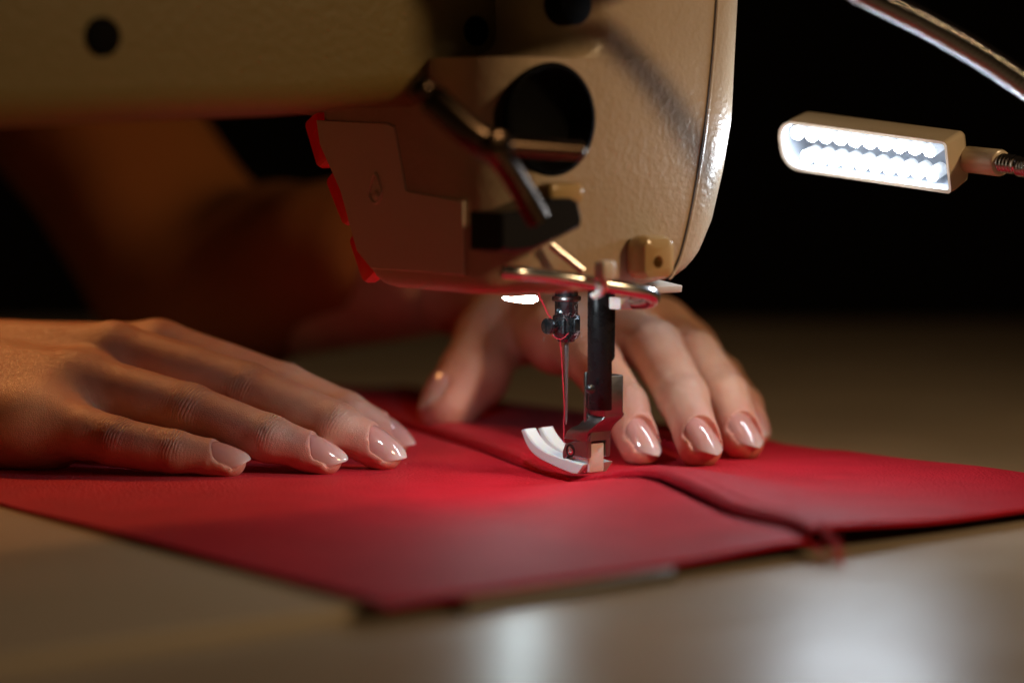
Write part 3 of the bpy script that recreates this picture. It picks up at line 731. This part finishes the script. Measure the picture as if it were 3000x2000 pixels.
# raised block in the fork
bx0 = HX0 + 1.2; bt = fp(700, 1205, Y=Yh + .5)[2]
so.add(*rbox(((bx0 + HX1 - ch_w - .4) / 2, Yh + 4.2, (bt + 2.5) / 2 + .2), (1, 0, 0), (0, 1, 0), (0, 0, 1), HX1 - ch_w - .4 - bx0, 7.6, bt - 2.5, .5, 5))
so.build('sole', M['ptfe'], foot, sharp=35)
# ================================================================== RED FABRIC
FA = A * 1.0; FB = B * 1.0
N0 = G(1130, 1772, 1.0); 
_r1 = G(3000, 1482, 2.0) - N0; _r2 = G(0, 1462, 2.0) - N0
FA = np.array([_r1[0], _r1[1], 0]); FA /= np.linalg.norm(FA)
FB = np.array([_r2[0], _r2[1], 0]); FB /= np.linalg.norm(FB)
inv = np.linalg.inv(np.array([[FA[0], FB[0]], [FA[1], FB[1]]]))
def pq(w): return inv @ (np.array([w[0], w[1]]) - N0[:2])
PMAX, QMAX = 258.0, 350.0
s0 = pq(G(2400, 1588, 1.0)); s1 = pq(G(1240, 1246, 4.5))
def S(q): return s0[0] + (q - s0[1]) * (s1[0] - s0[0]) / (s1[1] - s0[1])
# seam height from its bend in the photograph
wS0 = G(2400, 1588, 1.0); wS1 = G(1240, 1246, 4.5); nS = np.array([-(wS1 - wS0)[1], (wS1 - wS0)[0], 0]); nS /= np.linalg.norm(nS)
cO = np.array([0, -DC, H]); SQ = []
for (px, py) in ((1240, 1246), (1350, 1279), (1450, 1312), (1550, 1347), (1620, 1373), (1690, 1392), (1760, 1389), (1830, 1384), (1900, 1385), (1950, 1396), (2000, 1418), (2060, 1446), (2150, 1490), (2250, 1522), (2330, 1550), (2400, 1588)):
    r = ray(px, py); t = ((wS0 - cO) @ nS) / (r @ nS); wv = cO + r * t; SQ.append((pq(wv)[1], wv[2]))
SQ.sort(); sq_q = [a for a, _ in SQ]; sq_z = [b for _, b in SQ]
print('seam q,z', [(round(a), round(b, 1)) for a, b in SQ])
def zseam(q): return max(1.2, float(np.interp(q, sq_q, sq_z)))
qf = pq(wor((0, 0, 0)))[1]
def nzf(p, q): return .35 * math.sin(p * .045 + q * .021) + .3 * math.sin(q * .06 - p * .03 + 1.2) + .12 * math.sin(p * .13 + q * .1)
def zbase(p, q):
    z = 1.4 + nzf(p, q) * .6
    w_ = N0 + FA * p + FB * q; m_ = loc(w_)
    # past the bed's end the sheet sinks slightly toward the table, but keeps bridging
    ov = max(0, m_[0] - XR) ; z -= 1.6 * (1 - math.exp(-ov / 35))
    ov2 = max(0, YR - m_[1]); z -= .9 * (1 - math.exp(-ov2 / 20))
    z += 2.3 * math.exp(-((q) / 22) ** 2) * math.exp(-((p - 122) / 36) ** 2)
    return max(z, -.8)
def zfield(p, q, back):
    b = zbase(p, q); d = p - S(q); zs_ = zseam(q)
    sig = 34
    z = b + (zs_ - 1.4) * math.exp(-(d / sig) ** 2) if zs_ > 1.4 else b
    if back:
        h = 2.3 * np.interp(q, [0, 60, qf - 14, qf - 4, qf + 12, qf + 30, 400], [1.2, 1.4, .5, 0, 0, 1.2, 1.5])
        x = np.clip((d + float(np.interp(q, [0, qf - 24, qf - 14], [1.5, 1.5, 0]))) / np.interp(q, [0, qf - 10, qf + 20], [1.5, 1.5, 6]), 0, 1); z += h * math.sqrt(max(0, 1 - (1 - x) ** 2)) * (.6 + .4 * math.exp(-(d / 30) ** 2)) + .12
        z -= .3 * math.exp(-((d - 4.6) / .8) ** 2)
    else:
        z -= 1.5 * math.exp(-(d / 2.2) ** 2)
    return z
fab = empty('red_fabric', 'red leatherette panels joined by a seam, lying under the presser foot', 'fabric', N0 * np.array([1, 1, 0]))
def panel(name, back, npq=(110, 230)):
    nu, nv = npq; V = []; th = 1.1
    for side in (0, 1):
        for j in range(nv + 1):
            q = QMAX * j / nv; s_ = S(q)
            for i in range(nu + 1):
                t = i / nu
                if back: ov_ = float(np.interp(q, [0, qf - 24, qf - 14], [1.3, 1.3, 0])); p = s_ - ov_ + (PMAX - s_ + ov_) * t ** 1.7
                else: p = (s_ + 2.0) * (1 - (1 - t) ** 1.5)
                z = zfield(min(p, s_) if not back else p, q, back)
                if not back and p > s_: z -= .8
                if back and i == 0: z -= .0
                w_ = FA * p + FB * q; V.append((w_[0], w_[1], z - (th if side else 0)))
    w1 = nu + 1; K = w1 * (nv + 1); f = []; mi = []
    for j in range(nv):
        for i in range(nu):
            a = j * w1 + i; f.append((a, a + 1, a + 1 + w1, a + w1)); mi.append(0)
            f.append((K + a, K + a + w1, K + a + 1 + w1, K + a + 1)); mi.append(1)
    for j in range(nv):
        a = j * w1; f.append((a, a + w1, K + a + w1, K + a)); mi.append(0)
        a = j * w1 + nu; f.append((a, K + a, K + a + w1, a + w1)); mi.append(0)
    for i in range(nu):
        a = i; f.append((a, K + a, K + a + 1, a + 1)); mi.append(0)
        a = nv * w1 + i; f.append((a, a + 1, K + a + 1, K + a)); mi.append(0)
    return mk(name, V, f, None, fab, sharp=60, mats=[M['red_leather'], M['red_under']], mi=mi)
panel('front_panel', False); panel('back_panel', True)
# finished stitches along the back panel's rolled edge, in front of the foot
st = MB(); q = 6.0
while q < qf - 13:
    d = 3.9; a = FA * (S(q) + d) + FB * q; b = FA * (S(q + 2.3) + d) + FB * (q + 2.3)
    za = zfield(S(q) + d, q, True); zb2 = zfield(S(q + 2.3) + d, q + 2.3, True)
    a = np.array([a[0], a[1], za]); b = np.array([b[0], b[1], zb2])
    st.add(*tube([a - (0, 0, .25), a * .8 + b * .2 + (0, 0, .12), a * .2 + b * .8 + (0, 0, .12), b - (0, 0, .25)], .24, 6)); q += 2.9
st.build('stitch_line', M['thread'], fab)
def surf(x, y):
    p, q = pq((x, y)); p = min(max(p, 0), PMAX); q = min(max(q, 0), QMAX); return zfield(p, q, p > S(q))

# ================================================================== THREADS
def strand(b, pts, r, fuzz=0, n=6):
    c = catmull(pts, 10); b.add(*tube(c, r, 8))
    # second ply twisted round the first gives the thread its barber-pole outline
    tw = []
    for i, p in enumerate(c):
        d = c[min(i + 1, len(c) - 1)] - c[max(i - 1, 0)]; _, s_, u = frame(d, (0, 1, 0)); a = i * .9
        tw.append(p + (s_ * math.cos(a) + u * math.sin(a)) * r * .75)
    b.add(*tube(tw, r * .62, 6)); return c
def hair(b, p, L, r=.045):
    d = np.random.normal(size=3); d /= np.linalg.norm(d); q = [np.asarray(p, float)]
    for k in range(5):
        d = d + np.random.normal(size=3) * .45; d /= np.linalg.norm(d); q.append(q[-1] + d * L / 5)
    b.add(*tube(catmull(q, 3), r, 4))
def z3p(x, y, d=0): return P(*Z3(x, y), d)
tt = MB()
c1 = strand(tt, [z3p(296, 110, -7), z3p(318, 170, -6), z3p(350, 235, -5), z3p(372, 285, -4.6), z3p(398, 318, -4.3)], .2)
c2 = strand(tt, [z3p(462, 470, -3.4), z3p(468, 540, -2.6), z3p(476, 680, -2.0), z3p(484, 820, -1.5), z3p(490, 930, -1), z3p(490, 1000, -.7), z3p(487, 1070, -1.0), z3p(486, 1195, -1.4)], .17)
c3 = strand(tt, [z3p(405, 440, -6.0), z3p(440, 462, -5.2), z3p(478, 462, -4.8), z3p(520, 425, -4.6)], .14)
for c in (c1, c2, c2): 
    for _ in range(18): hair(tt, c[random.randrange(len(c))], random.uniform(.6, 1.5), .03)
th = tt.build('sewing_thread', M['thread'])
tag(th, 'taut red sewing thread running from the machine head through the needle', 'thread')
lt = MB()
for k in range(46):
    x, y = random.choice([(random.uniform(400, 600), random.uniform(285, 310)), (random.uniform(560, 612), random.uniform(400, 470)), (random.uniform(560, 600), random.uniform(180, 290)), (random.uniform(340, 430), random.uniform(400, 450))])
    hair(lt, loc(z3p(x, y, random.uniform(-5.5, -3.5))), random.uniform(.7, 2.0), .025)
lt.build('lint', M['lint'], nb_o)
# loose thread tail at the seam's near end
tl = MB(); e = N0 * np.array([1, 1, 0]) + FA * (S(0) + 3)
e[2] = zfield(S(0) + 3, 0, True)
def T(px, py, y): return P(px, py, y)
y0 = e[1]
strand(tl, [e + np.array([-2, 4, .3]), e, T(2415, 1590, y0 - 5), T(2440, 1600, y0 - 8), T(2450, 1630, y0 - 12), T(2462, 1655, y0 - 14)], .28)
strand(tl, [e + np.array([1, 3, .3]), T(2420, 1572, y0 - 4), T(2447, 1590, y0 - 8), T(2458, 1618, y0 - 10), T(2440, 1632, y0 - 12), T(2410, 1618, y0 - 10), T(2385, 1600, y0 - 6)], .22)
strand(tl, [e, T(2430, 1560, y0 - 3), T(2452, 1580, y0 - 6), T(2466, 1640, y0 - 10), T(2470, 1665, y0 - 12)], .2)
strand(tl, [e, T(2440, 1585, y0 - 8), T(2462, 1625, y0 - 16), T(2468, 1665, y0 - 18), T(2478, 1682, y0 - 18)], .16)
strand(tl, [e, T(2425, 1545, y0 - 4), T(2405, 1535, y0 - 2), T(2420, 1570, y0 - 7), T(2475, 1605, y0 - 10), T(2452, 1650, y0 - 15)], .14)
for _ in range(14): hair(tl, T(random.uniform(2405, 2465), random.uniform(1570, 1650), y0 - 10), random.uniform(3, 7), .05)
tlo = tl.build('thread_tail', M['thread']); tag(tlo, 'tangled red thread end hanging from the near end of the seam', 'thread end')

# ================================================================== LAMP
def lampP(px, py, y): return P(px, py, y)
TR = P(2772, 416, 0); Lx = np.array([47, -43.8, -7.1]); Sx = np.array([2.8, 5.5, -15.3]); Dx = np.array([8.4, 8.3, 4.5])
la = Lx / np.linalg.norm(Lx); sa_ = Sx - la * (Sx @ la); sa_ /= np.linalg.norm(sa_); da = np.cross(la, sa_); da = da if da @ Dx > 0 else -da
LL, SS, DD = 61.5, 16.4, 12.8
fc = TR - la * LL / 2 + sa_ * SS / 2      # face centre
lamp = empty('lamp', 'lit white LED work lamp on a metal gooseneck beside the machine head', 'lamp', fc)
def lw(u, v, d): return la * u + sa_ * v + da * d    # relative to face centre
R4 = [6.5, 1.2, 1.2, 6.5]      # rounded far end
sh = []
for (d, ins, rr) in ((0, .0, None), (3, -.1, None), (9, .2, None), (11.5, 1.3, None), (12.6, 3.2, None)):
    pr = rrect(-LL / 2 + ins * .7, LL / 2 - ins, -SS / 2 + ins, SS / 2 - ins, [6.5, 1.6, 1.6, 6.5], 7)
    sh.append([lw(a, b, d) for a, b in pr])
inn = []
for (d, ins) in ((9.0, 3.0), (3.2, 1.6), (.25, 1.0)):
    pr = rrect(-LL / 2 + ins, LL / 2 - ins, -SS / 2 + ins, SS / 2 - ins, [5.5, 1.0, 1.0, 5.5], 7)
    inn.append([lw(a, b, d) for a, b in pr])
v, f = loft(inn + sh, cap=True)
n_ = len(sh[0]); 
mi = [0] * len(f)
for i in range(2 * n_): mi[i] = 1
mi[-2] = 1
mk('lamp_housing', v, f, None, lamp, mats=[M['lamp_shell'], M['lamp_in']], mi=mi, sharp=40)
k = 0
for row in (-3.8, 3.8):
    for i in range(10):
        u = -LL / 2 + 6.2 + (2.6 if row > 0 else 0) * (1 - i / 9) + i * (LL - 11.5 - (2.6 if row > 0 else 0) * 0) / 9.4
        c = lw(u, row, 2.3); ob = MB()
        ob.add(*tube([c + da * 4.6, c + da * .8, c - da * .6, c - da * 1.5, c - da * 2.1], [2.15, 2.15, 2.0, 1.4, .4], 14, up=sa_))
        nf = len(ob.f); mi = [0 if (q < 14 or (q // 14) < 2) else 1 for q in range(nf)]; mi[-1] = 1; mi[-2] = 0
        led = mk('led_bulb', ob.v, ob.f, None, lamp, sharp=0, mats=[M['led_side'], M['led']], mi=mi); k += 1
# collar and gooseneck
cs = P(2862, 470, 6); ce = P(2935, 478, -4); dcl = (ce - cs) / np.linalg.norm(ce - cs)
MB().add(*cyl(cs - fc - dcl * 5, ce - fc, 3.9, 36, 1.0)).build('neck_collar', M['lamp_shell'], lamp)
gpts = [ce - dcl * 3, ce + dcl * 6, P(3000, 490, -12), P(3120, 490, -30), P(3240, 480, -34), P(3290, 440, -40), P(3180, 375, -44), P(3000, 245, -46), P(2870, 158, -47), P(2700, 62, -49), P(2500, -38, -52), P(2320, -160, -60), P(2150, -330, -75), wor((16, YF - 60, 228)), wor((4, YF - 48, 205)), wor((0, YF - 28, 180))]
gc = catmull(gpts, 60); seg = [0]
for a, b in zip(gc, gc[1:]): seg.append(seg[-1] + np.linalg.norm(b - a))
tot = seg[-1]; pit = 1.5; nst = int(tot / pit * 8); arr = np.array(gc); ss = np.linspace(0, tot, nst)
gp = np.stack([np.interp(ss, seg, arr[:, c]) for c in range(3)], 1)
rr = [(2.25 + .62 * abs(math.sin(math.pi * s / pit)) ** .7) * float(np.interp(s, [30, 90], [1.0, 1.3])) for s in ss]
mk('gooseneck', *tube(gp - fc, rr, 20), M['neck'], lamp, sharp=0)
MB().add(*cyl(wor((-8, YF - 31, 174)) - fc, wor((-8, YF - .2, 174)) - fc, 27, 48, 2)).build('shade_disc', M['black'], lamp)  # unseen disc added above the frame to shade the head's top

# ================================================================== PERSON
def ztouch(px, py, r, sink=.35):
    """centre of a fingertip of radius r resting on the fabric, seen at the pixel"""
    y = 0.0
    for _ in range(30):
        w_ = P(px, py, y); z = surf(w_[0], w_[1]) + r - sink
        y2 = G(px, py, z)[1]; y = y * .4 + y2 * .6
    return G(px, py, z)
def norm(v): v = np.asarray(v, float); return v / np.linalg.norm(v)
# near (right) hand
T1 = ztouch(672, 1346, 4.9); T2 = ztouch(948, 1334, 5.5); T3 = ztouch(1122, 1316, 6.0); T4 = ztouch(1150, 1278, 5.6)
print('tips', T1, T2, T3, T4)
yb_ = T1[1]
pinky = [P(100, 1222, yb_ + 14), P(338, 1292, yb_ + 4), P(508, 1322, yb_ + 1), T1]
ringf = [P(232, 1122, yb_ + 30), P(556, 1202, yb_ + 18), P(786, 1283, yb_ + 9), T2]
midf = [P(345, 1040, yb_ + 47), P(728, 1142, yb_ + 34), P(984, 1248, yb_ + 20), T3]
indf = [P(475, 1032, yb_ + 66), P(832, 1140, yb_ + 56), P(1010, 1212, yb_ + 44), T4]
for q in (pinky, ringf, midf, indf): print([tuple(np.round(k, 1)) for k in q], [round(np.linalg.norm(q[i + 1] - q[i]), 1) for i in range(3)])
nn = norm((0.12, -.32, 1)); nn2 = norm((0.15, -.22, 1)); nn3 = norm((.25, -.15, 1))
nearf = [dict(j=pinky, r=[8.6, 7.0, 6.1, 4.7], n=nn, pads=[(2, .85, .7, 4.6), (0, .5, .9, 7.2), (1, .5, .8, 5.7)]),
         dict(j=ringf, r=[9.4, 7.9, 6.9, 5.2], n=nn2, pads=[(2, .85, .8, 5.2), (0, .5, 1.0, 8.0), (1, .5, 1.0, 6.4)]),
         dict(j=midf, r=[9.8, 8.2, 7.2, 5.5], n=nn2, pads=[(2, .85, .8, 5.5), (0, .5, 1.0, 8.4), (1, .5, 1.0, 6.7)]),
         dict(j=indf, r=[9.8, 8.0, 6.9, 5.3], n=nn3, pads=[(2, .85, .8, 5.2), (0, .5, 1.0, 8.2), (1, .5, 1.0, 6.5)])]
wr_ = P(-430, 1075, yb_ + 62)
palm = []
for q, rr_ in ((pinky, 9.5), (ringf, 9.8), (midf, 10), (indf, 10)):
    off = (q[0] - midf[0]) * .35
    palm.append((wr_ + off, q[0] - (4, 0, 2), 15, rr_ + 1.5))
palm += [((pinky[0] + wr_) / 2 + (20, -4, -8), wr_ + (-10, -8, -6), 15, 17), (midf[0] + (-14, 2, -15), wr_ + (30, 0, -9), 11, 16),
         (wr_ + (10, -22, -14), pinky[0] + (2, 3, -4), 19, 11), (wr_ + (30, -20, -8), ringf[0] + (-12, -4, -6), 17, 12), (pinky[0] + (4, 4, -4), ringf[0] + (2, 0, -6), 9.5, 9.5), (ringf[0] + (2, 0, -8), indf[0] + (0, 0, -10), 9, 9), (wr_ + (-80, 20, 8), wr_, 24, 22)]
# thumb lies beyond, under the palm
th_n = [wr_ + (40, 22, -8), P(330, 1090, yb_ + 96), P(520, 1150, yb_ + 112)]
th_n[1][2] = 16; th_n[2][2] = 11
palm += [(wr_ + (14, 18, -4), th_n[1], 14, 10.5)]
nearf.append(dict(j=[th_n[0], th_n[1], (th_n[1] + th_n[2]) / 2, th_n[2]], r=[13, 10, 9, 8], n=(0, 0, 1)))
def mknail(fg, L, W=None, back=5.2, pitch=.12, lift=0.0, n=None, tw=0.0):
    J = fg['j']; d = norm(norm(J[-1] - J[-2]) + np.array([tw, 0, 0])); return Nail(J[-1], d, n if n is not None else fg['n'], fg['r'][-1], L, W, back, lift, pitch)
nq = norm((.1, -.5, 1)); near_n = [mknail(nearf[0], 11.8, 4.6, 5.4, .05, .2, nq), mknail(nearf[1], 12.6, 5.1, 5.2, .05, .2, nq), mknail(nearf[2], 13.4, 5.5, 5.8, .05, .2, nq), mknail(nearf[3], 12.8, 5.1, 4.8, .05, .2, nn)]
allp = np.array([j for fg in nearf for j in fg['j']])
lo = (-245, allp[:, 1].min() - 14, 0); hi = (allp[:, 0].max() + 12, allp[:, 1].max() + 16, allp[:, 2].max() + 16)
V1, F1, W1, t1 = build_hand(nearf, palm, near_n, lo, hi, .55)

# far (left) hand: reaches round behind the presser bar, fingers towards the camera
I_t = ztouch(1876, 1300, 6.2); M_t = ztouch(2052, 1302, 6.5); R_t = ztouch(2178, 1285, 6.2); K_t = ztouch(2212, 1262, 5.2)
Th_t = ztouch(1305, 1195, 8.2)
print('far tips', I_t, M_t, R_t, K_t, Th_t)
yi = I_t[1]
ind = [P(1640, 985, yi + 62), P(1745, 1065, yi + 36), P(1826, 1190, yi + 13), I_t]
mid = [P(1800, 950, yi + 76), P(1920, 1020, yi + 42), P(2000, 1165, yi + 16), M_t]
rng = [P(1925, 975, yi + 88), P(2040, 1045, yi + 56), P(2125, 1160, yi + 30), R_t]
pky = [P(2010, 1030, yi + 98), P(2110, 1105, yi + 72), P(2175, 1190, yi + 50), K_t]
thb = [P(1520, 920, yi + 104), P(1440, 990, yi + 92), P(1390, 1095, (yi + 88 + Th_t[1]) / 2), Th_t]
for q in (ind, mid, rng, pky, thb): print([tuple(np.round(k, 1)) for k in q], [round(np.linalg.norm(q[i + 1] - q[i]), 1) for i in range(3)])
farf = [dict(j=ind, r=[9.6, 8.3, 7.6, 6.0], n=norm((.2, -.75, .75)), pads=[(2, .9, .8, 6.0)]),
        dict(j=mid, r=[10, 8.8, 8.0, 6.3], n=norm((.2, -.75, .75)), pads=[(2, .9, .8, 6.3)]),
        dict(j=rng, r=[9.6, 8.3, 7.5, 6.0], n=norm((.3, -.7, .75)), pads=[(2, .9, .8, 6.0)]),
        dict(j=pky, r=[8.6, 7.2, 6.5, 5.0], n=norm((.4, -.6, .75))),
        dict(j=thb, r=[14, 11.8, 11.2, 9.0], n=norm((-.9, .1, .5)), k=4, pads=[(2, .8, 1.0, 9.0)])]
wf = P(1500, 860, yi + 150)
palm = [(wf, ind[0], 17, 11), (wf, mid[0], 17, 11), (wf + (5, 6, 0), rng[0], 17, 10.5), (wf + (8, 10, 0), pky[0], 17, 9.5), (wf, thb[0], 18, 14),
        (thb[0], (ind[0] + thb[0]) / 2 + (0, 6, -2), 12, 10), (ind[0] + (0, 4, -1), mid[0] + (0, 4, -1), 9.5, 9.8), (mid[0] + (0, 4, -1), rng[0] + (0, 4, -1), 9.8, 9.5), (rng[0] + (0, 4, -1), pky[0] + (0, 4, -1), 9.5, 8.5), (wf, wf + (-80, 60, 18), 20, 26)]
fq = norm((.42, -.66, .62)); far_n = [mknail(farf[0], 14, 5.1, 5.4, .05, .3, fq, .4), mknail(farf[1], 14.5, 5.4, 5.4, .05, .3, fq, .4), mknail(farf[2], 13.5, 5.0, 5.4, .05, .3, fq, .35), mknail(farf[3], 11.5, 4.2, 4.8, .1, .1, fq), mknail(farf[4], 15, 7.0, 7.0, .02, 2.0, norm((-.85, -.5, .3)))]
allp = np.array([j for fg in farf for j in fg['j']] + [wf])
lo = (-75, allp[:, 1].min() - 14, 0); hi = (allp[:, 0].max() + 12, allp[:, 1].max() + 45, allp[:, 2].max() + 34)
V2, F2, W2, t2 = build_hand(farf, palm, far_n, lo, hi, .65, 9, 5)

# forearms, upper arms and trunk, coarse (out of focus or outside the frame)
el = P(590, 850, wf[1] + 120); shl = P(240, 300, wf[1] + 150); shl2 = P(-250, -300, wf[1] + 220); elr = np.array([-440, 190, 60]); shr = np.array([-640, 330, 330])
tr = np.array([-560, 520, 40])
V3, F3 = coarse([(wf + (-30, 22, 8), el, 25, 34), (el, shl, 35, 36), (shl, shl2, 36, 56), (wr_ + (-55, 14, 6), elr, 24, 40), (elr, shr, 42, 52), (tr + (0, 0, -150), tr + (40, -20, 260), 115, 125), (shl2, shr, 60, 60)],
                (-800, 20, -260), (60, 760, 420), 6, 22)
nv1, nv2 = len(V1), len(V2)
V = np.concatenate([V1, V2, V3]); Fc = np.concatenate([F1, F2 + nv1, F3 + nv1 + nv2])
me = bpy.data.meshes.new('person'); me.vertices.add(len(V)); me.vertices.foreach_set('co', (V * MM).ravel().astype(np.float32))
me.loops.add(len(Fc) * 4); me.loops.foreach_set('vertex_index', Fc.ravel().astype(np.int32))
me.polygons.add(len(Fc)); me.polygons.foreach_set('loop_start', (np.arange(len(Fc)) * 4).astype(np.int32))
try: me.polygons.foreach_set('loop_total', np.full(len(Fc), 4, np.int32))
except Exception: pass
me.update(calc_edges=True); me.validate(); me.polygons.foreach_set('use_smooth', [True] * len(me.polygons)); me.materials.append(M['skin'])
at = me.attributes.new('wr', 'FLOAT_VECTOR', 'POINT'); wv = np.zeros((len(V), 3), np.float32); wv[:nv1] = W1; wv[nv1:nv1 + nv2] = W2; at.data.foreach_set('vector', wv.ravel())
at = me.attributes.new('tip', 'FLOAT', 'POINT'); tv = np.zeros(len(V), np.float32); tv[:nv1] = t1; tv[nv1:nv1 + nv2] = t2; at.data.foreach_set('value', tv)
person = bpy.data.objects.new('person', me); COL.objects.link(person)
tag(person, 'person with glossy pale pink nails holding the red fabric flat with both hands', 'person')
for nl in near_n + far_n: nl.build(person)
V4, F4 = coarse([(shl2 - (0, 0, 10), shl2, 66, 66), (shr - (0, 0, 90), shr, 60, 64), (tr + (0, 0, -150), tr + (40, -20, 260), 124, 134), (shl2, shr, 68, 68)], (-820, 120, -300), (0, 780, 440), 8, 24)
mk('shirt', V4, F4, M['shirt'], person, sharp=0)
V5, F5 = coarse([(wf + (-55, 40, 14), el, 29, 39), (el, shl, 40, 41), (shl, shl2, 41, 61)], (-420, 130, -20), (60, 760, 420), 5, 16)
fold = np.sin(V5[:, 0] * .09 + V5[:, 2] * .05) * 1.2 + np.sin(V5[:, 1] * .13 - V5[:, 0] * .05) * .9
V5 = V5 + np.stack([fold * .3, -fold, fold], 1)
mk('sleeve', V5, F5, M['sleeve'], person, sharp=0)
